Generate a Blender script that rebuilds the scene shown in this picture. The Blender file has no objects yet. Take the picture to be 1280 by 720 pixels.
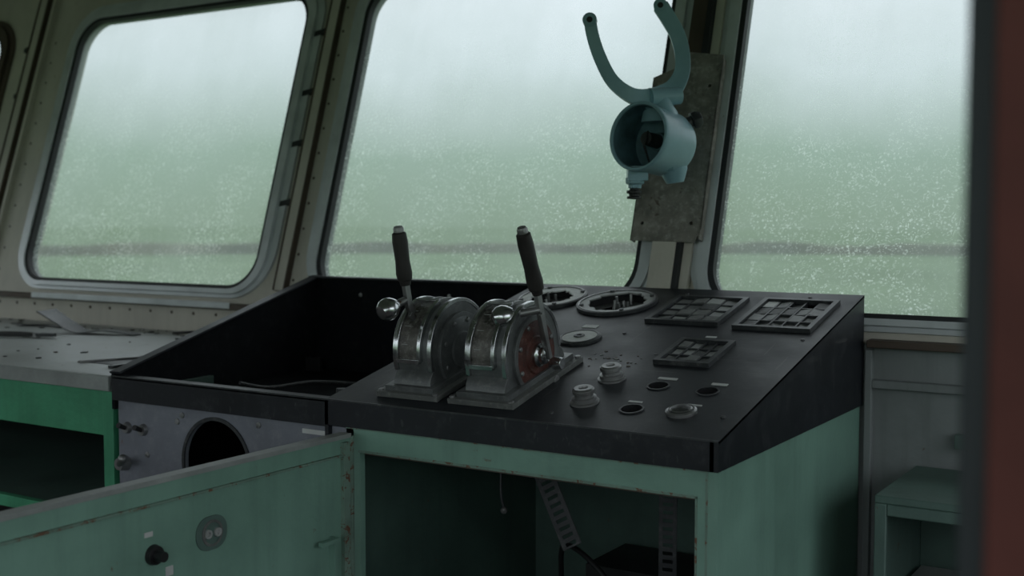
import bpy, bmesh, math, random
from mathutils import Vector, Matrix
from mathutils.geometry import tessellate_polygon
random.seed(7)
V=Vector
sc=bpy.context.scene
try:
    sc.view_settings.view_transform='Standard'
    sc.view_settings.look='None'
except Exception: pass

# ------------------------------------------------------------ materials
def new_mat(name):
    m=bpy.data.materials.new(name); m.use_nodes=True
    nt=m.node_tree; nt.nodes.clear()
    return m,nt
def ramp(nt,src,stops):
    r=nt.nodes.new('ShaderNodeValToRGB')
    e=r.color_ramp.elements
    while len(e)<len(stops): e.new(0.5)
    for i,(p,c) in enumerate(stops):
        e[i].position=p
        e[i].color=(c,c,c,1) if isinstance(c,(int,float)) else (*c,1)
    nt.links.new(src,r.inputs[0]); return r.outputs[0]
def noise(nt,co,scale,detail=4,rough=.55,dist=0):
    n=nt.nodes.new('ShaderNodeTexNoise'); n.inputs['Scale'].default_value=scale
    n.inputs['Detail'].default_value=detail; n.inputs['Roughness'].default_value=rough
    n.inputs['Distortion'].default_value=dist
    nt.links.new(co,n.inputs['Vector']); return n.outputs[0]
def mapping(nt,co,scale,rot=(0,0,0)):
    n=nt.nodes.new('ShaderNodeMapping'); n.inputs['Scale'].default_value=scale; n.inputs['Rotation'].default_value=rot
    nt.links.new(co,n.inputs[0]); return n.outputs[0]
def mixc(nt,f,a,b):
    m=nt.nodes.new('ShaderNodeMix'); m.data_type='RGBA'
    for s,i in ((f,0),(a,6),(b,7)):
        if isinstance(s,tuple): m.inputs[i].default_value=(*s,1)
        elif isinstance(s,(int,float)): m.inputs[i].default_value=s
        else: nt.links.new(s,m.inputs[i])
    return m.outputs[2]
def paint(name,col,rough=.5,metal=0.,var=.35,scale=6,rust=0.,rustcol=(.10,.045,.02),bump=.15,dust=0.,dustcol=(.45,.45,.42),spec=.5,scratch=0.,scratchcol=(.3,.3,.3),streak=0.):
    m,nt=new_mat(name)
    tc=nt.nodes.new('ShaderNodeTexCoord').outputs['Object']
    out=nt.nodes.new('ShaderNodeOutputMaterial'); p=nt.nodes.new('ShaderNodeBsdfPrincipled')
    nt.links.new(p.outputs[0],out.inputs[0])
    n1=noise(nt,tc,scale,6,.6)
    c=mixc(nt,ramp(nt,n1,[(.3,0),(.7,1)]),tuple(x*(1-var) for x in col),tuple(min(1,x*(1+var*.5)) for x in col))
    if streak>0:
        n4=noise(nt,mapping(nt,tc,(1,1,.07)),22,5,.6)
        c=mixc(nt,ramp(nt,n4,[(.5,0),(.72,streak)]),c,tuple(x*.45 for x in col))
    if dust>0:
        n3=noise(nt,tc,scale*4,8,.75)
        c=mixc(nt,ramp(nt,n3,[(.52,0),(.75,dust)]),c,dustcol)
    if scratch>0:
        for sc_,ro in (((1,.04,.3),(0,0,.5)),((.05,1,.3),(0,0,.3))):
            n5=noise(nt,mapping(nt,tc,sc_,ro),70,2,.5,.3)
            c=mixc(nt,ramp(nt,n5,[(.69,0),(.72,scratch)]),c,scratchcol)
    if rust>0:
        n2=noise(nt,tc,scale*3,8,.7,.6)
        c=mixc(nt,ramp(nt,n2,[(.70-rust*.25,0),(.74-rust*.25,1)]),c,rustcol)
    nt.links.new(c,p.inputs['Base Color'])
    nt.links.new(ramp(nt,n1,[(.2,max(0,rough-.12)),(.8,min(1,rough+.15))]),p.inputs['Roughness'])
    p.inputs['Metallic'].default_value=metal
    p.inputs['Specular IOR Level'].default_value=spec
    if bump>0:
        b=nt.nodes.new('ShaderNodeBump'); b.inputs['Strength'].default_value=bump; b.inputs['Distance'].default_value=.01
        nt.links.new(noise(nt,tc,scale*10,5,.6),b.inputs['Height']); nt.links.new(b.outputs[0],p.inputs['Normal'])
    return m
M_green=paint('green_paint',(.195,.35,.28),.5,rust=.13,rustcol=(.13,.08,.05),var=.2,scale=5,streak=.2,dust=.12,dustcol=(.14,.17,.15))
M_greenrust=paint('rusted_green_edge',(.18,.28,.225),.6,rust=.6,rustcol=(.14,.065,.035),var=.3,scale=12)
M_green2=paint('bright_green_paint',(.065,.34,.18),.5,rust=.10,var=.25,scale=5,streak=.3)
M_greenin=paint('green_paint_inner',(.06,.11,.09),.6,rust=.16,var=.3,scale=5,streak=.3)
M_greenmid=paint('faded_green_locker',(.11,.18,.155),.55,rust=.14,var=.25,scale=5,streak=.3)
M_black=paint('black_console',(.010,.012,.017),.46,var=.35,scale=5,rust=.06,rustcol=(.04,.03,.022),dust=.15,dustcol=(.18,.18,.18),bump=.04,scratch=.3,scratchcol=(.09,.09,.09),spec=.42)
M_tray=paint('black_tray_inside',(.008,.009,.011),.85,var=.3,scale=5,bump=.03,spec=.1,dust=.08,dustcol=(.15,.15,.15))
M_blk=paint('black_plastic',(.012,.012,.013),.5,var=.3,bump=.03)
M_beige=paint('aged_cream_paint',(.56,.525,.46),.6,rust=.12,rustcol=(.25,.17,.11),var=.15,scale=4,dust=.2,dustcol=(.30,.24,.17),streak=.2)
M_wall=paint('grey_wall_paint',(.23,.25,.25),.6,rust=.05,var=.25,scale=3,streak=.3)
M_alu=paint('aluminium_frame',(.60,.63,.65),.42,metal=.25,var=.2,scale=8,rust=.05,rustcol=(.25,.21,.17),bump=.05,dust=.15,dustcol=(.25,.25,.25))
M_gask=paint('rubber_gasket',(.02,.022,.025),.6,bump=.05)
M_brown=paint('brown_trim',(.085,.06,.045),.6,rust=.1)
M_lilac=paint('grey_panel',(.19,.20,.235),.5,rust=.16,rustcol=(.17,.07,.03),var=.25,dust=.2)
M_count=paint('worn_white_counter',(.46,.48,.475),.42,rust=.2,rustcol=(.16,.12,.09),var=.28,scale=3.5,dust=.4,dustcol=(.22,.18,.15))
M_cedge=paint('counter_edge',(.32,.34,.33),.5,rust=.2,rustcol=(.13,.08,.05))
M_tele=paint('telegraph_grey',(.15,.158,.16),.36,metal=.25,var=.4,scale=14,rust=.16,rustcol=(.08,.05,.035),dust=.4,dustcol=(.28,.28,.26),bump=.1)
M_base=paint('telegraph_base',(.13,.135,.13),.5,var=.3,scale=14,rust=.28,rustcol=(.10,.06,.035),dust=.3)
M_chrome=paint('chrome',(.60,.61,.62),.18,metal=1.,var=.25,scale=20,rust=.06,bump=.02)
M_steel=paint('worn_steel',(.30,.30,.30),.38,metal=.8,var=.3,scale=20,rust=.15,bump=.08)
M_red=paint('red_rust_disc',(.085,.022,.015),.6,var=.6,scale=22,rust=.4,rustcol=(.04,.03,.025),dust=.5,dustcol=(.25,.2,.17))
M_grip=paint('dark_grip',(.03,.026,.025),.5,var=.3,scale=30,bump=.1)
M_dial=paint('dial_face',(.12,.11,.10),.3,var=.7,scale=20,dust=.5,rust=.2)
M_teal=paint('teal_enamel',(.27,.44,.52),.33,var=.16,scale=9,rust=.08,rustcol=(.06,.06,.06),dust=.15,bump=.05)
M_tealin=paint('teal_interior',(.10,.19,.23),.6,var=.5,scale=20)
M_cover=paint('mottled_sheet_metal',(.26,.24,.215),.5,metal=.15,var=.5,scale=13,rust=.34,rustcol=(.11,.085,.07),dust=.6,dustcol=(.55,.53,.49),bump=.15)
M_white=paint('white_label',(.55,.56,.55),.5,var=.15,bump=0)
M_torn=paint('torn_gauge_face',(.72,.73,.71),.6,var=.3,scale=30,rust=.15,rustcol=(.08,.07,.06),bump=.05)
M_lgrey=paint('light_grey_plastic',(.36,.37,.36),.45,var=.3,scale=25,dust=.3,dustcol=(.1,.1,.1))
M_tile=paint('grey_tile',(.17,.175,.17),.45,var=.5,scale=20,dust=.3)
M_dktile=paint('dark_tile',(.05,.052,.052),.5,var=.4,scale=20,dust=.3)
M_dkgrey=paint('dark_grey_bezel',(.03,.033,.036),.4,var=.3,scale=10,dust=.2,bump=.05)
M_floor=paint('deck_floor',(.06,.055,.05),.7,rust=.1)
M_ceil=paint('ceiling_paint',(.32,.32,.30),.7,rust=.02)
M_slate=paint('slate_jamb',(.04,.048,.055),.6,bump=0)
M_redbr=paint('red_brown_door',(.15,.05,.042),.6,var=.45,scale=3,bump=0,spec=.2)
M_grass=paint('grass',(.175,.245,.145),.9,var=.25,scale=.15,bump=0,spec=0)
M_bank=paint('earth_bank',(.20,.19,.15),.9,var=.6,scale=.25,bump=0,spec=0)

def glass_mat():
    m,nt=new_mat('dirty_wet_glass')
    tc=nt.nodes.new('ShaderNodeNewGeometry').outputs['Position']
    out=nt.nodes.new('ShaderNodeOutputMaterial')
    tr=nt.nodes.new('ShaderNodeBsdfTransparent'); tr.inputs[0].default_value=(.60,.62,.625,1)
    tl=nt.nodes.new('ShaderNodeBsdfTranslucent'); tl.inputs[0].default_value=(.49,.545,.545,1)
    t2=nt.nodes.new('ShaderNodeBsdfTranslucent'); t2.inputs[0].default_value=(.86,.92,.92,1)
    def math_(op,a,b):
        n=nt.nodes.new('ShaderNodeMath'); n.operation=op; n.use_clamp=True
        for i,s in enumerate((a,b)):
            if isinstance(s,(int,float)): n.inputs[i].default_value=s
            else: nt.links.new(s,n.inputs[i])
        return n.outputs[0]
    sep=nt.nodes.new('ShaderNodeSeparateXYZ'); nt.links.new(tc,sep.inputs[0])
    mr=nt.nodes.new('ShaderNodeMapRange'); mr.inputs[1].default_value=2.2; mr.inputs[2].default_value=1.75; mr.inputs[3].default_value=.06
    nt.links.new(sep.outputs[2],mr.inputs[0])
    # droplets: voronoi beads of two sizes, plus curled dried-water marks
    def beads(scale,r0,r1,keep):
        v=nt.nodes.new('ShaderNodeTexVoronoi'); v.inputs['Scale'].default_value=scale; v.inputs['Randomness'].default_value=1
        nt.links.new(tc,v.inputs['Vector'])
        d=ramp(nt,v.outputs['Distance'],[(r0,1),(r1,0)])
        sx=nt.nodes.new('ShaderNodeSeparateColor'); nt.links.new(v.outputs['Color'],sx.inputs[0])
        return math_('MULTIPLY',d,ramp(nt,sx.outputs[0],[(keep,0),(keep+.15,1)]))
    fl=ramp(nt,noise(nt,tc,46,3,.62,3.2),[(.56,0),(.63,1)])
    fine=math_('MAXIMUM',beads(55,.16,.28,.62),beads(95,.20,.34,.6))
    patch=ramp(nt,noise(nt,tc,4.5,5,.7),[(.40,.12),(.60,1)])
    s=math_('MULTIPLY',math_('MULTIPLY',math_('MAXIMUM',fl,fine),patch),mr.outputs[0])
    s=math_('MULTIPLY',s,.58)
    streak=ramp(nt,noise(nt,mapping(nt,tc,(1,.1,.12)),9,4,.6),[(.45,0),(.75,.05)])
    haze=math_('ADD',ramp(nt,noise(nt,tc,1.6,5,.65),[(.3,.24),(.7,.42)]),streak)
    mx=nt.nodes.new('ShaderNodeMixShader'); nt.links.new(haze,mx.inputs[0])
    nt.links.new(tr.outputs[0],mx.inputs[1]); nt.links.new(tl.outputs[0],mx.inputs[2])
    m2=nt.nodes.new('ShaderNodeMixShader'); nt.links.new(s,m2.inputs[0])
    nt.links.new(mx.outputs[0],m2.inputs[1]); nt.links.new(t2.outputs[0],m2.inputs[2])
    nt.links.new(m2.outputs[0],out.inputs[0]); return m
M_glass=glass_mat()

# ------------------------------------------------------------ builder
class B:
    def __init__(s,name): s.name=name; s.v=[]; s.f=[]; s.m=[]; s.mats=[]
    def add(s,vs,fs,mat):
        if mat not in s.mats: s.mats.append(mat)
        i=s.mats.index(mat); o=len(s.v)
        s.v+= [V(p) for p in vs]
        for f in fs: s.f.append([o+k for k in f]); s.m.append(i)
    def obox(s,c,ax,ay,az,mat):
        c=V(c);ax=V(ax);ay=V(ay);az=V(az)
        vs=[c+sx*ax+sy*ay+sz*az for sz in(-1,1) for sy in(-1,1) for sx in(-1,1)]
        s.add(vs,[(0,2,3,1),(4,5,7,6),(0,1,5,4),(2,6,7,3),(0,4,6,2),(1,3,7,5)],mat)
    def box(s,a,b,mat):
        a=V(a);b=V(b);c=(a+b)/2;h=(b-a)/2
        s.obox(c,(h.x,0,0),(0,h.y,0),(0,0,h.z),mat)
    def lathe(s,o,axis,prof,mat,seg=32):
        o=V(o);n=V(axis).normalized(); t=V((0,0,1)) if abs(n.z)<.9 else V((1,0,0))
        e1=n.cross(t).normalized(); e2=n.cross(e1)
        vs=[];fs=[];rings=[]
        for r,h in prof:
            if r<1e-6: rings.append([len(vs)]); vs.append(o+n*h)
            else:
                rings.append(list(range(len(vs),len(vs)+seg)))
                for k in range(seg):
                    a=2*math.pi*k/seg; vs.append(o+n*h+(e1*math.cos(a)+e2*math.sin(a))*r)
        for A,C in zip(rings,rings[1:]):
            if len(A)==1 and len(C)==1: continue
            for k in range(seg):
                k2=(k+1)%seg
                if len(A)==1: fs.append((A[0],C[k],C[k2]))
                elif len(C)==1: fs.append((A[k],A[k2],C[0]))
                else: fs.append((A[k],A[k2],C[k2],C[k]))
        s.add(vs,fs,mat)
    def cyl(s,p0,p1,r0,r1,mat,seg=24):
        p0=V(p0);p1=V(p1);L=(p1-p0).length
        s.lathe(p0,p1-p0,[(0,0),(r0,0),(r1,L),(0,L)],mat,seg)
    def ball(s,c,r,mat,seg=24,sq=1):
        s.lathe(c,(0,0,1),[(r*math.sin(math.pi*k/14),-r*sq*math.cos(math.pi*k/14)) for k in range(15)],mat,seg)
    def plate(s,O,ex,ey,th,outer,holes,mat):
        O=V(O);ex=V(ex).normalized();ey=V(ey).normalized();n=ex.cross(ey)
        loops=[outer]+list(holes)
        tris=tessellate_polygon([[V((p[0],p[1],0)) for p in l] for l in loops])
        P=[p for l in loops for p in l]; N=len(P)
        top=[O+ex*p[0]+ey*p[1] for p in P]
        if th==0: s.add(top,[tuple(t) for t in tris],mat); return
        vs=top+[q-n*th for q in top]
        fs=[tuple(t) for t in tris]+[tuple(N+i for i in reversed(t)) for t in tris]
        o=0
        for l in loops:
            for i in range(len(l)):
                j=(i+1)%len(l); fs.append((o+i,o+j,N+o+j,N+o+i))
            o+=len(l)
        s.add(vs,fs,mat)
    def sweep(s,pts,w,t,N,mat,closed=False):
        pts=[V(p) for p in pts]; n=len(pts); vs=[];fs=[]
        for i,p in enumerate(pts):
            a=pts[(i-1)%n] if (closed or i>0) else p; b=pts[(i+1)%n] if (closed or i<n-1) else p
            T=(b-a).normalized(); Nn=V(N(i,p)) if callable(N) else V(N)
            S=T.cross(Nn).normalized(); U=S.cross(T).normalized()
            ww=w(i/(n-1)) if callable(w) else w
            for sx,sy in((-1,-1),(1,-1),(1,1),(-1,1)): vs.append(p+S*ww/2*sx+U*t/2*sy)
        for i in range(n if closed else n-1):
            j=(i+1)%n
            for k in range(4): fs.append((i*4+k,i*4+(k+1)%4,j*4+(k+1)%4,j*4+k))
        if not closed: fs+=[(3,2,1,0),tuple((n-1)*4+k for k in range(4))]
        s.add(vs,fs,mat)
    def tube(s,pts,r,mat,seg=10):
        pts=smooth([V(p) for p in pts],5) if len(pts)>2 else [V(p) for p in pts]
        n=len(pts);vs=[];fs=[]; T0=(pts[1]-pts[0]).normalized(); ref=V((0,0,1)) if abs(T0.z)<.8 else V((1,0,0))
        e=T0.cross(ref).normalized()
        for i,p in enumerate(pts):
            T=(pts[min(i+1,n-1)]-pts[max(i-1,0)]).normalized(); e=(e-T*e.dot(T)).normalized(); g=T.cross(e)
            for k in range(seg):
                a=2*math.pi*k/seg; vs.append(p+(e*math.cos(a)+g*math.sin(a))*r)
        for i in range(n-1):
            for k in range(seg): fs.append((i*seg+k,i*seg+(k+1)%seg,(i+1)*seg+(k+1)%seg,(i+1)*seg+k))
        fs+=[tuple(reversed(range(seg))),tuple((n-1)*seg+k for k in range(seg))]
        s.add(vs,fs,mat)
    def done(s,bevel=.002,ang=35,bseg=2):
        c=V([ (min(p[i] for p in s.v)+max(p[i] for p in s.v))/2 for i in range(3)])
        me=bpy.data.meshes.new(s.name); me.from_pydata([p-c for p in s.v],[],s.f)
        for m in s.mats: me.materials.append(m)
        for p,i in zip(me.polygons,s.m): p.material_index=i
        bm=bmesh.new(); bm.from_mesh(me); bmesh.ops.recalc_face_normals(bm,faces=bm.faces[:]); bm.to_mesh(me); bm.free()
        for p in me.polygons: p.use_smooth=True
        me.set_sharp_from_angle(angle=math.radians(ang))
        ob=bpy.data.objects.new(s.name,me); sc.collection.objects.link(ob); ob.location=c
        if bevel:
            b=ob.modifiers.new('bevel','BEVEL'); b.width=bevel; b.segments=bseg; b.limit_method='ANGLE'; b.angle_limit=math.radians(50); b.use_clamp_overlap=True
        return ob
def smooth(P,k):
    out=[];n=len(P)
    for i in range(n-1):
        p0=P[max(i-1,0)];p1=P[i];p2=P[i+1];p3=P[min(i+2,n-1)]
        for j in range(k):
            t=j/k; out.append(.5*((2*p1)+(p2-p0)*t+(2*p0-5*p1+4*p2-p3)*t*t+(3*p1-p0-3*p2+p3)*t**3))
    out.append(P[-1]); return out
def circ(x,y,r,n=40): return [(x+r*math.cos(2*math.pi*k/n),y+r*math.sin(2*math.pi*k/n)) for k in range(n)]
def jag(x,y,r,amp,n=40): return [(x+(r+random.uniform(-amp,amp))*math.cos(2*math.pi*k/n),y+(r+random.uniform(-amp,amp))*math.sin(2*math.pi*k/n)) for k in range(n)]
def rrect(x0,y0,x1,y1,r,n=10):
    P=[]
    for cx,cy,a0 in((x1-r,y0+r,-90),(x1-r,y1-r,0),(x0+r,y1-r,90),(x0+r,y0+r,180)):
        for k in range(n+1):
            a=math.radians(a0+90*k/n); P.append((cx+r*math.cos(a),cy+r*math.sin(a)))
    return P
def rect(x0,y0,x1,y1): return [(x0,y0),(x1,y0),(x1,y1),(x0,y1)]
EX=V((1,0,0))

# ------------------------------------------------------------ room shell
WO=V((0,3.42,1.2)); WY=V((0,.31,1)).normalized(); WN=EX.cross(WY)   # WN points into the room
def S(z): return (z-1.2)*1.047
def wp(x,z,off=0): return WO+EX*x+WY*S(z)+WN*off
wins=[(-6.95,-5.46),(-4.85,-3.385),(-3.06,-1.71),(-1.45,-.05)]
ZB,ZT=1.21,2.43
b=B('wall_front')
b.plate(WO,EX,WY,.05,rect(-7.3,S(1.135),1.6,S(2.75)),[rrect(x0-.01,S(ZB)-.01,x1+.01,S(ZT)+.01,.15) for x0,x1 in wins],M_beige)
b.box((-7.3,3.40,0),(-1.0,3.45,1.135),M_beige)
b.box((-1.0,3.40,0),(1.6,3.45,1.135),M_wall)
for x,w in((-3.235,.05),(-5.2,.05),(-5.12,.02)):
    b.obox(wp(x,1.95,.012),EX*w/2,WY*.78,WN*.012,M_beige)
for x in(-3.262,-3.208,-5.232,-5.168):
    b.obox(wp(x,1.95,.014),EX*.003,WY*.78,WN*.014,M_brown)
for x,z in((-3.30,2.0),(-3.30,1.79),(-3.30,2.25),(-3.30,1.55),(-5.25,2.33),(-5.24,2.095),(-5.22,1.9),(-5.21,1.7),(-5.2,1.5)):
    b.obox(wp(x,z,.006),EX*.03+WY*.006,WY*.011,WN*.010,M_gask)
for k in range(34):
    x=-5.4+k*.13
    if x<-1: b.lathe((x,3.40,1.10),(0,-1,0),[(.007,0),(.006,.003),(0,.004)],M_brown,8)
for k in range(12):
    for x in(-3.19,-5.06,-1.665):
        b.lathe(wp(x,1.25+k*.1),WN,[(.006,0),(.005,.003),(0,.004)],M_brown,8)
b.obox(wp(-1.60,1.97,.02),EX*.026,WY*.76,WN*.022,M_brown)
b.obox(wp(-1.56,1.97,.03),EX*.010,WY*.76,WN*.02,M_gask)
b.obox(wp(-1.535,1.97,.012),EX*.014,WY*.76,WN*.015,M_beige)
b.obox(wp(-1.605,1.29,.03),EX*.040,WY*.12,WN*.028,M_beige)
b.done(0)
for i,(x0,x1) in enumerate(wins):
    b=B('window_%d'%(i+1))
    g=.085 if i<2 else .078
    b.plate(WO+WN*.012,EX,WY,.03,rrect(x0-g,S(ZB)-.045,x1+g,S(ZT)+.08,.21),[rrect(x0,S(ZB),x1,S(ZT),.14)],M_alu if i else M_brown)
    b.plate(WO+WN*.028,EX,WY,.03,rrect(x0-.05,S(ZB)-.03,x1+.05,S(ZT)+.05,.17),[rrect(x0-.012,S(ZB)-.01,x1+.012,S(ZT)+.01,.145)],M_alu if i else M_brown)
    b.plate(WO+WN*.020,EX,WY,.05,rrect(x0-.013,S(ZB)-.011,x1+.013,S(ZT)+.011,.15),[rrect(x0+.006,S(ZB)+.006,x1-.006,S(ZT)-.006,.135)],M_gask)
    b.plate(WO-WN*.006,EX,WY,0,rrect(x0,S(ZB),x1,S(ZT),.13),[],M_glass)
    b.done(.004)
b=B('trim_sill')
b.box((-7.24,3.35,1.128),(-3.06,3.40,1.15),M_brown)
b.box((-.94,3.35,1.128),(1.54,3.40,1.15),M_brown)
b.box((-4.7,3.345,1.132),(-3.45,3.352,1.158),M_alu)
b.box((-.93,3.375,1.01),(1.54,3.40,1.035),M_wall)
b.done(.003)
b=B('trim_wall'); 
b.box((-.42,3.375,.0),(-.40,3.40,1.01),M_wall)
b.box((-.70,3.37,.86),(-.50,3.40,.90),M_greenmid)
b.box((-.95,3.375,0),(-.93,3.40,1.12),M_wall)
b.done(.002)
b=B('floor'); b.box((-7.3,-1.6,-.05),(1.6,3.45,0),M_floor); b.done(0)
b=B('ceiling'); b.box((-7.3,-1.6,2.7),(1.6,3.95,2.75),M_ceil); b.done(0)
b=B('wall_back'); b.plate((0,-1.6,0),(-1,0,0),(0,0,1),.05,rect(-1.6,0,7.3,2.7),[rrect(-1.3,.95,1.5,2.5,.1),rrect(1.7,1.1,3.9,2.4,.1),rrect(4.6,1.1,6.9,2.4,.1)],M_wall); b.done(0)  # unseen wall; openings added and sized to brighten the interior
b=B('wall_left'); b.plate((-7.3,0,0),(0,-1,0),(0,0,1),.05,[(-3.45,0),(1.6,0),(1.6,2.7),(-3.86,2.7),(-3.45,1.2)],[rrect(-2.9,1.15,-.6,2.35,.1)],M_beige); b.done(0)  # out of view; its opening is added to let daylight in
b=B('wall_right'); b.plate((1.6,0,0),(0,1,0),(0,0,1),.05,[(-1.6,0),(3.45,0),(3.45,1.2),(3.86,2.7),(-1.6,2.7)],[rrect(.95,.95,3.1,2.45,.1),rrect(-1.4,1.0,.75,2.4,.1)],M_wall); b.done(0)  # unseen wall; openings enlarged so more sky light reaches the console
b=B('door_frame')
b.box((-.172,.84,0),(-.135,.92,2.7),M_slate)
b.box((-.147,.80,0),(-.08,.86,2.7),M_redbr)
b.box((-.09,.81,0),(.45,.85,2.7),M_redbr)
b.done(.003)

# ------------------------------------------------------------ console
xL,xM,xR,yF,yB,zl,zf,zb=-2.886,-2.05,-.957,2.32,3.385,.958,1.0235,1.2745
SO=V((0,yF,zf)); SY=V((0,1,.2357)).normalized(); SN=EX.cross(SY)
def sl(x,y): return (x,(y-yF)*1.0274)
def sp(x,y,h=0): return SO+EX*x+SY*((y-yF)*1.0274)+SN*h
def srect(x0,y0,x1,y1): a=sl(x0,y0);c=sl(x1,y1); return rect(a[0],a[1],c[0],c[1])
b=B('control_console')
g1,g2,g3=(-1.895,3.225,.098),(-1.655,3.205,.108),(-1.606,2.884,.05)
holes=[]
for x,y,r in(g1,g2): holes.append(circ(*sl(x,y),r*.92))
for x,y,r in((-1.227,2.595,.024),(-1.095,2.586,.024),(-1.223,2.444,.025)): holes.append(circ(*sl(x,y),r,28))
PA=(-1.487,3.05,-1.264,3.29);PB=(-1.217,3.035,-.998,3.295);PC=(-1.31,2.738,-1.157,2.918)
for P in(PA,PB,PC): holes.append(srect(P[0]+.012,P[1]+.012,P[2]-.012,P[3]-.012))
b.plate(SO,EX,SY,.006,srect(xM,yF,xR,yB),holes,M_black)
b.plate((xR,0,0),(0,1,0),(0,0,1),.02,[(yF,zl),(yB,zl),(yB,zb),(yF,zf)],[],M_black)
b.plate((xM+.012,0,0),(0,1,0),(0,0,1),.012,[(yF,.90),(yB,.90),(yB,zb),(yF,zf)],[],M_black)
b.box((xM,yF,zl),(xR-.01,yF+.02,zf-.001),M_black)
b.box((xM,yB-.012,zl),(xR-.02,yB,zb-.006),M_black)
b.box((xM,yF+.02,zl),(xR-.02,yB-.01,zl+.004),M_blk)
# left tray (open, deep)
LB=(-3.03,yB); tz=.925
b.box((xL,yF,zl-.005),(xM,yF+.02,zf-.002),M_black)
b.box((xL+.01,yF+.0,zf-.006),(xM,yF+.045,zf+.001),M_black)
b.box((xL+.02,yF+.02,tz),(xM,yF+.03,zf-.01),M_tray)
b.add([(xL,yF+.02,tz),(xM,yF+.02,tz),(xM,yB,tz),(LB[0],yB,tz)],[(0,1,2,3)],M_tray)
b.box((LB[0],yB-.012,tz),(xM,yB,zb),M_tray)
b.box((LB[0],yB-.04,zb-.006),(xM,yB,zb+.001),M_black)
d=(V((LB[0],yB,0))-V((xL,yF,0))).normalized(); nn=V((-d.y,d.x,0))*.012
A=[V((xL,yF,tz)),V((LB[0],yB,tz)),V((LB[0],yB,zb)),V((xL,yF,zf+.01))]
b.add(A+[p-nn for p in A],[(0,1,2,3),(7,6,5,4),(0,4,5,1),(1,5,6,2),(2,6,7,3),(3,7,4,0)],M_tray)
b.sweep([(xL+.015,yF,zf+.012),(LB[0]+.015,yB-.01,zb)],.04,.006,(0,-.2357,1),M_black)
b.sweep([(xL,yF+.001,zf+.001),(xR,yF+.001,zf+.001)],.004,.004,(0,0,1),M_dkgrey)
# lower cabinets right
cy=yF+.015
b.box((xR-.032,cy,0),(xR-.008,yB,zl),M_green)
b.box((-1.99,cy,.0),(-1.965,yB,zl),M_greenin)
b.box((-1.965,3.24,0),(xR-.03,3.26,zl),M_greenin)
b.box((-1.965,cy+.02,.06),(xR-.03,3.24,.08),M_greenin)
b.box((-1.99,cy,.897),(xR-.03,cy+.02,zl),M_green)
b.box((-1.99,cy,0),(-1.945,cy+.02,.897),M_green)
b.box((-1.012,cy,0),(xR-.03,cy+.02,.897),M_green)
b.box((-1.945,cy,0),(-1.012,cy+.02,.08),M_green)
b.box((-1.945,cy+.018,.885),(-1.012,cy+.045,.897),M_brown)
b.box((-1.02,cy+.018,.08),(-1.012,cy+.05,.885),M_brown)
b.box((-1.95,cy-.002,.893),(-1.01,cy+.019,.899),M_greenrust)
b.box((-1.99,cy-.002,.952),(xR-.033,cy+.01,zl),M_greenrust)
b.box((-1.0145,cy-.002,.08),(-1.010,cy+.019,.897),M_greenrust)
b.box((xR-.034,cy-.0015,0),(xR-.029,cy+.01,zl),M_greenrust)
# left lower grey panel with big hole
b.plate((0,cy,0),EX,(0,0,1),.012,rect(xL+.01,0,-1.99,zl-.005),[circ(-2.465,.80,.127,48)],M_lilac)
b.box((xL+.01,yB-.03,0),(-1.99,yB,tz-.01),M_blk)
b.box((xL+.01,cy+.01,0),(xL+.03,yB,tz-.01),M_blk)
b.lathe((-2.465,cy-.001,.80),(0,1,0),[(.127,0),(.137,0),(.137,-.004),(.127,-.004)],M_dkgrey,48)
for x in(-2.835,-2.765):
    b.cyl((x,cy,.872),(x,cy-.012,.872),.018,.015,M_steel); b.cyl((x,cy-.01,.872),(x+.006,cy-.04,.885),.006,.008,M_blk)
b.cyl((-2.845,cy,.765),(-2.845,cy-.03,.765),.022,.018,M_steel)
b.cyl((-2.845,cy-.025,.765),(-2.80,cy-.05,.79),.009,.012,M_steel); b.ball((-2.80,cy-.05,.79),.014,M_steel)
b.box((-2.14,cy-.003,.925),(-2.06,cy,.937),M_white)
for x,z in((-2.62,.91),(-2.3,.93),(-2.25,.72),(-2.66,.70),(-2.60,.93),(-2.75,.80)): b.lathe((x,cy,z),(0,-1,0),[(.009,0),(.008,.004),(0,.005)],M_steel,12)
# gauge rings: bezel, torn pale face ring, gutted interior
for (x,y,r),mt,am in((g1,M_torn,.011),(g2,M_lgrey,.012)):
    c=sl(x,y)
    inner=.70 if mt is M_torn else .82
    b.plate(SO+SN*.010,EX,SY,.005,circ(*c,r*1.04,56),[jag(*c,r*inner,am,34)],mt)
    b.plate(SO+SN*.011,EX,SY,.010,circ(*c,r*1.15,56),[circ(*c,r*1.04,56)],M_dkgrey)
    b.plate(SO+SN*.013,EX,SY,.003,circ(*c,r*1.09,56),[circ(*c,r*1.05,56)],M_steel)
    b.lathe(sp(x,y,-.003),-SN,[(r*.92,0),(r*.92,.09),(0,.09)],M_blk,40)
    b.plate(SO-SN*.022,EX,SY,.004,circ(*c,r*.91,40),[jag(*c,r*.55,.018,24)],M_base)
    for k in range(9):
        a=random.uniform(0,6.28); rr=r*random.uniform(.1,.6)
        p=sp(x+rr*math.cos(a),y+rr*math.sin(a),-.07)
        b.cyl(p,p+V((random.uniform(-.02,.02),random.uniform(-.02,.02),random.uniform(.05,.08))),.007,.004,random.choice([M_steel,M_base,M_lgrey]),10)
    for k in range(4):
        a=k*1.571+.6; p=sp(x+r*1.0*math.cos(a),y+r*1.0*math.sin(a),.009); b.lathe(p,SN,[(.008,0),(.007,.007),(0,.008)],M_dkgrey,12)
x,y,r=g3
b.lathe(sp(x,y,0),SN,[(r*1.25,0),(r*1.25,.006),(r*1.05,.010),(r*.98,.008)],M_dkgrey,48)
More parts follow.
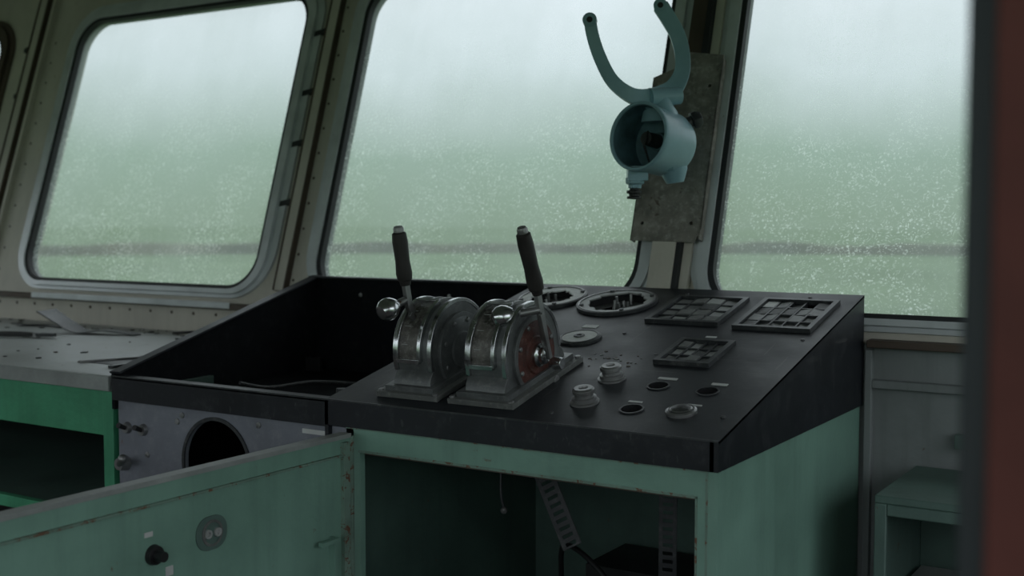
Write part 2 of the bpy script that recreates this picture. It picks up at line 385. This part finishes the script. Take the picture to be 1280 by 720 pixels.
b.lathe(sp(x,y,0),SN,[(r*.99,.009),(r*.3,.010)],M_torn,48)
b.lathe(sp(x,y,0),SN,[(r*.32,.010),(r*.30,.013),(r*.15,.013),(r*.12,.008),(0,.008)],M_dkgrey,32)
# push-button panels
def bpanel(P,nx,ny,style):
    x0,y0,x1,y1=P
    b.plate(SO+SN*.012,EX,SY,.014,srect(*P),[srect(x0+.014,y0+.014,x1-.014,y1-.014)],M_dkgrey)
    b.plate(SO-SN*.03,EX,SY,.004,srect(x0+.005,y0+.005,x1-.005,y1-.005),[],M_blk)
    ax0,ay0,ax1,ay1=x0+.014,y0+.014,x1-.014,y1-.014
    dx=(ax1-ax0)/nx;dy=(ay1-ay0)/ny
    for i in range(1,nx): b.obox(sp(ax0+i*dx,(ay0+ay1)/2,-.004),EX*.0022,SY*(ay1-ay0)/2,SN*.010,M_dkgrey)
    for j in range(1,ny): b.obox(sp((ax0+ax1)/2,ay0+j*dy,-.004),EX*(ax1-ax0)/2,SY*.0022,SN*.010,M_dkgrey)
    for i in range(nx):
        for j in range(ny):
            cx=ax0+(i+.5)*dx;cyy=ay0+(j+.5)*dy; rr=random.random()
            if style=='B': mt=M_torn if (i==0 and j==ny-1) else (random.choice([M_tile,M_tile,M_dktile]) if rr<.92 else None); h=0 if rr<.5 else -.006
            else: mt=random.choice([M_tile,M_lgrey,M_tile,M_base,M_lgrey,M_dktile]) if rr<.95 else None; h=.003 if rr<.5 else -.003
            if mt:
                tl=random.uniform(-.06,.06)
                b.obox(sp(cx,cyy,h),EX*dx*.42+SN*dx*tl,SY*dy*.42,SN*.005,mt)
bpanel(PA,4,4,'A');bpanel(PB,5,4,'B');bpanel(PC,4,3,'A')
# knobs
for x,y in((-1.364,2.615),(-1.355,2.459)):
    b.lathe(sp(x,y),SN,[(.036,0),(.036,.004),(.030,.006),(.030,.014),(.023,.016),(.023,.024),(.027,.026),(.027,.034),(.022,.038),(.012,.038),(.010,.034),(0,.034)],M_steel,32)
b.lathe(sp(-1.102,2.453),SN,[(.036,0),(.036,.007),(.031,.01),(.029,.008),(.024,.012),(.012,.016),(0,.017)],M_steel,36)
b.lathe(sp(-1.102,2.453),SN,[(.029,.0085),(.022,.013),(.012,.0165),(0,.018)],M_dktile,36)
for x,y,r in((-1.227,2.595,.024),(-1.095,2.586,.024),(-1.223,2.444,.025)):
    b.lathe(sp(x,y),SN,[(r,0),(r*1.18,0),(r*1.18,.003),(r,.003)],M_dkgrey,30)
    b.lathe(sp(x,y),-SN,[(r,0),(r,.03),(0,.03)],M_blk,24)
def label(x,y,w,h=.008): b.obox(sp(x,y,.001),EX*w/2,SY*h,SN*.001,M_white)
label(-1.225,2.645,.05,.006);label(-1.085,2.635,.04,.006);label(-1.235,2.488,.035,.004);label(-1.09,2.50,.035,.003);label(-1.63,2.99,.045,.012);label(-1.245,2.96,.03,.005)
random.seed(3)
for k in range(26):
    cx=-1.43+random.gauss(0,.05);cyy=2.74+random.gauss(0,.035);rr=random.uniform(.002,.007)
    b.plate(SO+SN*.0012,EX,SY,.001,[sl(cx+rr*random.uniform(.5,1.2)*math.cos(6.28*i/6),cyy+rr*random.uniform(.5,1.2)*math.sin(6.28*i/6)) for i in range(6)],[],random.choice([M_brown,M_brown,M_base]))
for x,y in((-1.5,2.95),(-1.0,2.45),(-1.0,2.98),(-1.4,2.38),(-1.48,3.33),(-1.1,3.34),(-2.0,2.8)): b.lathe(sp(x,y),SN,[(.006,0),(.005,.003),(0,.004)],M_dkgrey,12)
# tray details
b.tube([(-2.66,2.62,tz+.06),(-2.66,2.75,tz+.03),(-2.63,2.92,tz+.03),(-2.58,3.08,tz+.008)],.005,M_dktile)
b.cyl((-2.25,2.62,tz),(-2.25,2.62,1.0),.02,.015,M_dkgrey);b.box((-2.30,2.56,tz),(-2.20,2.68,tz+.03),M_dkgrey)
for x,z in((-2.8,1.21),(-2.4,1.22),(-2.6,1.1)): b.lathe((x,yB-.012,z),(0,-1,0),[(.008,0),(.007,.004),(0,.005)],M_steel,10)
# inside cabinet: slotted rails and wires
def rail(p0,p1,w,N):
    p0=V(p0);p1=V(p1);T=(p1-p0);L=T.length;T.normalize();Sd=T.cross(V(N)).normalized()
    n=int(L/.022)
    b.plate(p0,Sd,T,.003,rect(-w/2,0,w/2,L),[rect(-w*.28,(k+.28)*L/n,w*.28,(k+.72)*L/n) for k in range(n)],M_dkgrey)
rail((-1.58,2.8,.59),(-1.80,2.86,.955),.06,(.2,-1,0)); rail((-1.34,2.9,.08),(-1.34,2.9,.955),.05,(.2,-1,0))
b.tube([(-1.86,2.9,.955),(-1.85,2.86,.8),(-1.84,2.84,.7),(-1.83,2.84,.66)],.004,M_dkgrey)
b.ball((-1.83,2.84,.65),.010,M_tile)
b.tube([(-1.75,3.0,.1),(-1.72,2.98,.4),(-1.66,2.9,.56),(-1.5,2.85,.5),(-1.42,2.9,.3)],.008,M_blk)
b.box((-1.62,2.95,.08),(-1.25,3.2,.50),M_blk)
b.done(.0022)

# ------------------------------------------------------------ cabinet door (open)
b=B('cabinet_door')
X0,X1=-1.966,-1.948
b.box((X0,1.16,.10),(X1,2.30,.945),M_green)
b.box((X0-.012,1.16,.938),(X1+.004,2.30,.949),M_cedge)
b.box((X1-.002,1.19,.895),(X1+.010,2.27,.90),M_greenrust)
b.box((X1-.002,2.262,.10),(X1+.012,2.285,.93),M_greenrust)
b.cyl((-1.955,2.308,.12),(-1.955,2.308,.94),.010,.010,M_greenrust,14)
b.box((X1,2.215,.60),(X1+.02,2.225,.70),M_green); b.box((X1+.015,2.16,.69),(X1+.03,2.225,.70),M_green)
yy,zz=1.825,.80
b.plate((X1+.004,0,0),(0,1,0),(0,0,1),.004,rrect(yy-.045,zz-.038,yy+.045,zz+.038,.035),[],M_greenmid)
b.lathe((X1+.004,yy,zz),(1,0,0),[(.03,0),(.03,.003),(.024,.003)],M_base,28)
for dy in(-.014,.014): b.lathe((X1+.004,yy+dy,zz),(1,0,0),[(.010,0),(.010,.006),(.005,.006),(.004,.001),(0,.001)],M_lgrey,16)
b.cyl((X1,1.663,.79),(X1+.012,1.663,.79),.022,.020,M_blk);b.cyl((X1+.01,1.663,.79),(X1+.035,1.663,.79),.012,.011,M_blk)
b.box((X1,1.64,.830),(X1+.002,1.662,.841),M_white);b.box((X1,1.695,.735),(X1+.002,1.715,.755),M_white)
b.done(.002)

# ------------------------------------------------------------ side counter
b=B('side_counter')
b.box((-7.24,2.325,.975),(-3.05,3.395,1.023),M_count)
b.add([(-3.05,2.325,1.023),(-2.90,2.325,1.023),(-3.05,3.395,1.023),(-3.05,2.325,.975),(-2.90,2.325,.975),(-3.05,3.395,.975)],[(0,1,2),(5,4,3),(0,3,4,1),(1,4,5,2)],M_count)
b.box((-7.24,2.318,.977),(-2.90,2.328,1.021),M_cedge)
b.box((-7.24,2.335,.838),(-2.94,2.355,.975),M_green2)
b.box((-2.94,2.33,0),(-2.895,2.36,.975),M_green2)
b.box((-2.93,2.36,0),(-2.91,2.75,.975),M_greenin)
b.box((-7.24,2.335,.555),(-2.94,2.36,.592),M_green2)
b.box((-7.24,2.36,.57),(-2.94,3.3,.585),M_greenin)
b.box((-7.24,3.3,0),(-2.94,3.32,.975),M_blk)
b.box((-7.24,2.36,0),(-2.94,3.3,.02),M_blk)
b.box((-3.22,2.50,1.022),(-3.06,2.86,1.0245),M_blk)  # flat plate for an open slot; its darkness is put into the colour
b.sweep([(-3.24,2.48,1.027),(-3.06,2.90,1.027)],.014,.008,(0,0,1),M_steel)
b.sweep([(-3.04,2.44,1.027),(-3.08,2.90,1.027)],.020,.010,(0,0,1),M_dkgrey)
b.done(.003)
# objects on counter
b=B('pliers')
c=V((-4.06,2.91,1.035)); dr=V((.9,.35,0)).normalized(); pr=V((-dr.y,dr.x,0))
b.sweep(smooth([c,c-dr*.05+pr*.024,c-dr*.12+pr*.034,c-dr*.18+pr*.020],5),.016,.014,(0,0,1),M_blk)
b.sweep(smooth([c,c-dr*.05-pr*.024,c-dr*.12-pr*.034,c-dr*.18-pr*.020],5),.016,.014,(0,0,1),M_blk)
b.sweep([c-dr*.01+pr*.006,c+dr*.03+pr*.012,c+dr*.08+pr*.004],.014,.013,(0,0,1),M_dkgrey)
b.sweep([c-dr*.01-pr*.006,c+dr*.03-pr*.012,c+dr*.08-pr*.004],.014,.013,(0,0,1),M_dkgrey)
b.lathe(c-V((0,0,.011)),(0,0,1),[(0,0),(.016,0),(.016,.018),(0,.02)],M_steel,20)
b.done(.0015)
b=B('bent_metal_scrap')
pts=smooth([V((-4.20,3.06,1.115)),V((-4.12,3.09,1.065)),V((-4.04,3.11,1.03)),V((-3.93,3.14,1.04)),V((-3.78,3.17,1.027))],6)
b.sweep(pts,lambda t:.14-.10*t,.004,(0,0,1),M_dkgrey)
b.done(0)
b=B('wire_pieces')
for P in ([(-4.6,3.2,1.029),(-4.5,3.16,1.031),(-4.42,3.22,1.029),(-4.3,3.2,1.029)],[(-3.7,3.28,1.029),(-3.55,3.3,1.04),(-3.42,3.24,1.029),(-3.3,3.27,1.029)],[(-4.75,2.95,1.029),(-4.62,2.9,1.035),(-4.5,2.96,1.029)]):
    b.tube(P,.005,M_blk,8)
b.done(0)
b=B('paint_flakes')
for k in range(120):
    x=random.uniform(-5.6,-3.15); y=random.choice([random.uniform(2.45,3.3),random.uniform(3.22,3.37)]); r=random.uniform(.005,.018)
    if -4.25<x<-3.7 and 3.0<y<3.25: continue
    n=random.randint(4,6)
    P=[(x+r*random.uniform(.5,1)*math.cos(6.28*i/n),y+r*random.uniform(.5,1)*math.sin(6.28*i/n)) for i in range(n)]
    b.plate((0,0,1.0265),EX,(0,1,0),.003,P,[],random.choice([M_brown,M_base,M_blk]))
b.done(0)

# ------------------------------------------------------------ storage locker right
b=B('storage_locker')
lx0,lx1,ly,lz=-.80,.9,2.95,.805
b.box((lx0,ly,lz-.02),(lx1,3.365,lz),M_greenmid)
b.box((lx0,ly+.01,0),(lx0+.02,3.365,lz-.02),M_greenmid)
b.box((lx0,ly,0),(lx0+.03,ly+.02,lz-.02),M_greenmid)
b.box((lx0+.03,ly,.755),(lx1,ly+.02,lz-.02),M_greenmid)
b.box((lx1-.02,ly,0),(lx1,3.365,lz-.02),M_greenmid)
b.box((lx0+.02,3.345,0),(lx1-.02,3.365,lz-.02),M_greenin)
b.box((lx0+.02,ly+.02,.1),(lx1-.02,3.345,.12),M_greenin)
b.box((lx0+.035,ly-.01,.52),(lx1,3.3,.545),M_cedge)
b.done(.003)

# ------------------------------------------------------------ telegraphs
def telegraph(xc,side):
    b=B('engine_telegraph')
    s0=2.545
    def q(x,s,h): return sp(x,s0,0)+SY*s+SN*h
    b.obox(q(xc,0,.0075),EX*.096,SY*.178,SN*.007,M_base)
    b.obox(q(xc,0,.020),EX*.076,SY*.163,SN*.008,M_tele)
    R=.128;hc=.078
    arc=[(R*math.cos(math.radians(a)),hc+R*math.sin(math.radians(a))) for a in range(-8,189,7)]
    prof=[(.150,.022),(.142,.045)]+arc+[(-.142,.045),(-.150,.022)]
    bw=.058
    b.plate(q(xc+bw,0,0),SY,SN,2*bw,prof,[],M_tele)
    for sx in(-1,1):
        pts=[q(xc+sx*(bw-.004),p[0]*1.012,hc+(p[1]-hc)*1.02) for p in arc]
        cc=q(xc+sx*(bw-.004),0,hc)
        b.sweep(pts,.012,.010,lambda i,p,cc=cc:(p-cc).normalized(),M_chrome)
    for off in(-.012,.016):
        pts=[q(xc+off,(R+.003)*math.cos(math.radians(a)),hc+(R+.003)*math.sin(math.radians(a))) for a in range(30,100,6)]
        cc=q(xc+off,0,hc); b.sweep(pts,.006,.008,lambda i,p,cc=cc:(p-cc).normalized(),M_steel)
    def av(x,a,r): return q(x,r*math.cos(math.radians(a)),hc+r*math.sin(math.radians(a)))
    xa,xb=xc-.044,xc+.026
    for x in(xa,xb):
        cc=q(x,0,hc); b.sweep([av(x,a,R+.006) for a in range(98,182,6)],.010,.016,lambda i,p,cc=cc:(p-cc).normalized(),M_chrome)
    for a in(98,176):
        b.sweep([av(xa,a,R+.006),av(xb,a,R+.006)],.012,.016,(av(xa,a,1)-av(xa,a,0)),M_chrome)
    cc=q((xa+xb)/2,0,hc); b.sweep([av((xa+xb)/2,a,R+.002) for a in range(98,178,6)],xb-xa-.006,.005,lambda i,p:(p-cc).normalized(),M_dial)
    for a in(116,137,158):
        b.sweep([av(xa+.01,a,R+.005),av(xb-.04,a,R+.005)],.002,.002,(av(xa,a,1)-av(xa,a,0)),M_lgrey)
    ho=q(xc+bw,0,hc)
    mt=M_red if side else M_tele
    b.lathe(ho,EX,[(.098,0),(.098,.006),(.09,.009),(.05,.009),(.046,.013),(0,.014)],mt,44)
    b.lathe(ho,EX,[(.100,0),(.100,.009),(.088,.0098)],M_tele,44)
    for k in range(8):
        a=k*.785+.3; b.lathe(ho+SY*.08*math.cos(a)+SN*.08*math.sin(a)+EX*.008,EX,[(.007,0),(.006,.005),(0,.006)],M_steel,10)
    for dx in(-.086,.086):
        for ds in(-.168,.168): b.lathe(q(xc+dx,ds,.014),SN,[(.008,0),(.008,.005),(0,.006)],M_steel,6)
    return b,ho
def lever(b,hub,kn,g0,g1,ball,link):
    hub,kn,g0,g1=V(hub),V(kn),V(g0),V(g1)
    ax=(g1-g0).normalized();L=(g1-g0).length
    b.sweep([hub,kn,g0],.020,.012,(1,0,0),M_steel)
    b.sweep([hub+V((.012,-.01,0)),kn+V((.012,-.012,-.02))],.014,.008,(1,0,0),M_steel)
    b.lathe(g0,ax,[(0,-.012),(.013,-.012),(.015,0),(.019,.003),(.021,L*.15),(.0185,L*.4),(.020,L*.8),(.018,L*.97),(.013,L),(.013,L+.008),(.010,L+.014),(.006,L+.014),(.005,L+.006),(0,L+.006)],M_grip,28)
    b.lathe(g1,ax,[(.0135,-.002),(.0135,.009),(.0105,.0145),(.006,.0145),(.005,.007),(0,.007)],M_steel,24)
    b.cyl(V(link),V(ball),.010,.010,M_steel,16)
    d=(V(ball)-V(link)).normalized()
    b.lathe(V(ball),d,[(0,-.03),(.018,-.026),(.026,-.014),(.030,0),(.027,.014),(.018,.025),(0,.030)],M_chrome,28)
b,ho=telegraph(-1.598,1)
hx=ho.x+.030
b.lathe(ho,EX,[(.030,.009),(.030,.022),(.022,.026),(.022,.036),(.012,.040),(0,.040)],M_chrome,24)
b.cyl((hx-.02,2.60,1.125),(hx+.012,2.60,1.125),.018,.015,M_chrome);b.cyl((hx-.02,2.575,1.085),(hx+.012,2.575,1.085),.014,.012,M_steel)
lever(b,(hx,2.548,1.145),(hx,2.505,1.28),(hx,2.493,1.318),(hx,2.428,1.46),(-1.575,2.44,1.252),(hx,2.505,1.268))
b.done(.0018)
b,ho=telegraph(-1.822,0)
lever(b,(-1.85,2.48,1.20),(-1.85,2.42,1.27),(-1.85,2.405,1.335),(-1.85,2.380,1.46),(-1.862,2.350,1.265),(-1.85,2.405,1.285))
b.done(.0018)

# ------------------------------------------------------------ post cover & searchlight
b=B('post_cover_plate')
o=WO+WN*.06
b.plate(o,EX,WY,.006,[(-1.725,S(1.405)),(-1.50,S(1.40)),(-1.485,S(1.44)),(-1.485,S(2.0)),(-1.62,S(2.02)),(-1.64,S(1.97)),(-1.725,S(1.94))],[circ(-1.52,S(1.9),.006,12),circ(-1.69,S(1.46),.006,12),circ(-1.52,S(1.46),.006,12)],M_cover)
b.obox(wp(-1.722,1.67,.045),EX*.003,WY*S(1.465),WN*.015,M_cover)
b.obox(wp(-1.488,1.70,.045),EX*.003,WY*S(1.49),WN*.015,M_cover)
b.done(.001)

D0=V((-1.549,3.246,1.7275)); Rv=V((.844,.536,0)).normalized(); Fv=V((-.536,.844,0)).normalized()
def L3(r,u,f): return D0+Rv*r+V((0,0,u))+Fv*f
def D3(r,u,f): return (Rv*r+V((0,0,u))+Fv*f)
b=B('searchlight_housing')
ax=D3(.66,-.12,.74).normalized(); op=L3(-.060,.008,-.06)
b.lathe(op,ax,[(.093,.13),(.093,.002),(.095,-.003),(.102,-.003),(.104,.002),(.104,.012),(.100,.016),(.098,.15),(.090,.175),(.06,.195),(.03,.20),(0,.20)],M_teal,56)
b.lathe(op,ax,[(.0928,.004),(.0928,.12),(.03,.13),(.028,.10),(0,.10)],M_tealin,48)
b.sweep([op+ax*.06+V((0,0,-.07)),op+ax*.03+V((0,0,-.02)),op+ax*.05+V((0,0,.02))],.02,.006,Rv,M_dkgrey)
b.cyl(op+ax*.10,op+ax*.04,.022,.02,M_dkgrey)
b.lathe(L3(.015,.085,.02),(0,0,1),[(0,-.03),(.058,-.03),(.052,0),(.038,.02),(.036,.05),(0,.055)],M_teal,32)
b.cyl(L3(-.02,.125,0),L3(.075,.135,.03),.030,.026,M_teal)
yk=[(-.204,.343,-.07),(-.193,.29,-.07),(-.172,.232,-.066),(-.138,.172,-.055),(-.09,.135,-.035),(-.04,.122,-.01),(.01,.128,.01),(.055,.155,.035),(.083,.205,.05),(.086,.26,.06),(.072,.32,.068),(.045,.37,.072),(.02,.41,.075)]
yp=smooth([L3(*p) for p in yk],5)
b.sweep(yp,lambda t:.036+.022*math.exp(-((t-.5)/.12)**2)+.012*t,.022,D3(.15,-.1,1).normalized()*-1,M_teal)
for p in(yk[0],yk[-1]):
    c=L3(*p); n=-D3(.15,-.1,1).normalized()
    b.lathe(c-n*.0115,n,[(.008,0),(.021,0),(.021,.023),(.008,.023),(.008,0)],M_teal,24)
    b.lathe(c+n*.0115,n,[(.009,.0),(.009,.001),(0,.001)],M_blk,16)
b.obox(L3(-.055,-.100,.0),Rv*.030,Fv*.025,V((0,0,.022)),M_teal)
b.lathe(L3(-.062,-.112,0),(0,0,-1),[(0,0),(.028,0),(.028,.018),(.020,.022),(.020,.032),(0,.032)],M_teal,6)
b.lathe(L3(-.064,-.140,0),(0,0,-1),[(0,0),(.014,0),(.014,.010),(.023,.011),(.023,.020),(.016,.021),(.016,.028),(.022,.029),(.022,.036),(0,.038)],M_blk,20)
b.lathe(L3(.055,-.07,.03),D3(.15,0,0)+V((0,0,-1)),[(0,-.03),(.044,-.02),(.042,.02),(.032,.045),(.026,.058),(0,.059)],M_teal,28)
b.cyl(L3(.09,.05,.03),L3(.125,.065,.04),.018,.016,M_dkgrey)
b.lathe(L3(.122,.062,.04),D3(.9,.3,.1),[(0,-.01),(.028,-.01),(.030,.004),(.022,.02),(0,.022)],M_dkgrey,6)
b.cyl(L3(.03,-.01,.10),L3(.045,-.01,.255),.03,.03,M_teal)
b.cyl(L3(.02,.13,.02),L3(.05,.12,.10),.018,.018,M_teal)
b.done(.0018)

# ------------------------------------------------------------ exterior
b=B('ground_grass'); b.box((-150,-70,-.5),(150,150,-.3),M_grass); b.done(0)
b=B('earth_bank')
n=90;pts=[]
for k in range(n+1):
    a=math.radians(-75+150*k/n); r=58
    pts.append(Fv*r*math.cos(a)+Rv*r*math.sin(a)+V((0,0,-.12+.05*math.sin(k*1.7)+random.uniform(-.07,.07))))
b.sweep(pts,1.5,.6,(0,0,1),M_bank)
b.done(0)

w=bpy.data.worlds.new('overcast_sky'); sc.world=w; w.use_nodes=True
nt=w.node_tree; nt.nodes.clear()
tc=nt.nodes.new('ShaderNodeTexCoord').outputs['Generated']
sep=nt.nodes.new('ShaderNodeSeparateXYZ'); nt.links.new(tc,sep.inputs[0])
ns=noise(nt,tc,4,4,.6)
m1=nt.nodes.new('ShaderNodeMath'); m1.operation='MULTIPLY_ADD'; nt.links.new(ns,m1.inputs[0]); m1.inputs[1].default_value=-.09; m1.inputs[2].default_value=.045
m2=nt.nodes.new('ShaderNodeMath'); m2.operation='ADD'; nt.links.new(m1.outputs[0],m2.inputs[0]); nt.links.new(sep.outputs[2],m2.inputs[1])
mr=nt.nodes.new('ShaderNodeMapRange'); mr.inputs[1].default_value=-.2; mr.inputs[2].default_value=.8; nt.links.new(m2.outputs[0],mr.inputs[0])
c=ramp(nt,mr.outputs[0],[(.15,(.15,.205,.14)),(.20,(.185,.265,.185)),(.25,(.25,.355,.285)),(.32,(.63,.72,.745)),(.40,(.82,.885,.94)),(1.0,(.90,.95,1.0))])
bg=nt.nodes.new('ShaderNodeBackground'); nt.links.new(c,bg.inputs[0]); bg.inputs[1].default_value=1.95
o=nt.nodes.new('ShaderNodeOutputWorld'); nt.links.new(bg.outputs[0],o.inputs[0])

# ------------------------------------------------------------ camera
cam=bpy.data.cameras.new('camera'); co=bpy.data.objects.new('camera',cam); sc.collection.objects.link(co)
yaw=math.radians(32.4);pit=math.radians(3.48)
F=V((-math.sin(yaw)*math.cos(pit),math.cos(yaw)*math.cos(pit),-math.sin(pit)))
R=V((math.cos(yaw),math.sin(yaw),0));U=R.cross(F)
mt=Matrix((R,U,-F)).transposed().to_4x4(); mt.translation=V((0,0,1.5)); co.matrix_world=mt
cam.sensor_width=36; cam.lens=1480/1280*36; cam.clip_start=.02; cam.clip_end=500
cam.dof.use_dof=True; cam.dof.focus_distance=3.0; cam.dof.aperture_fstop=2.8
sc.camera=co
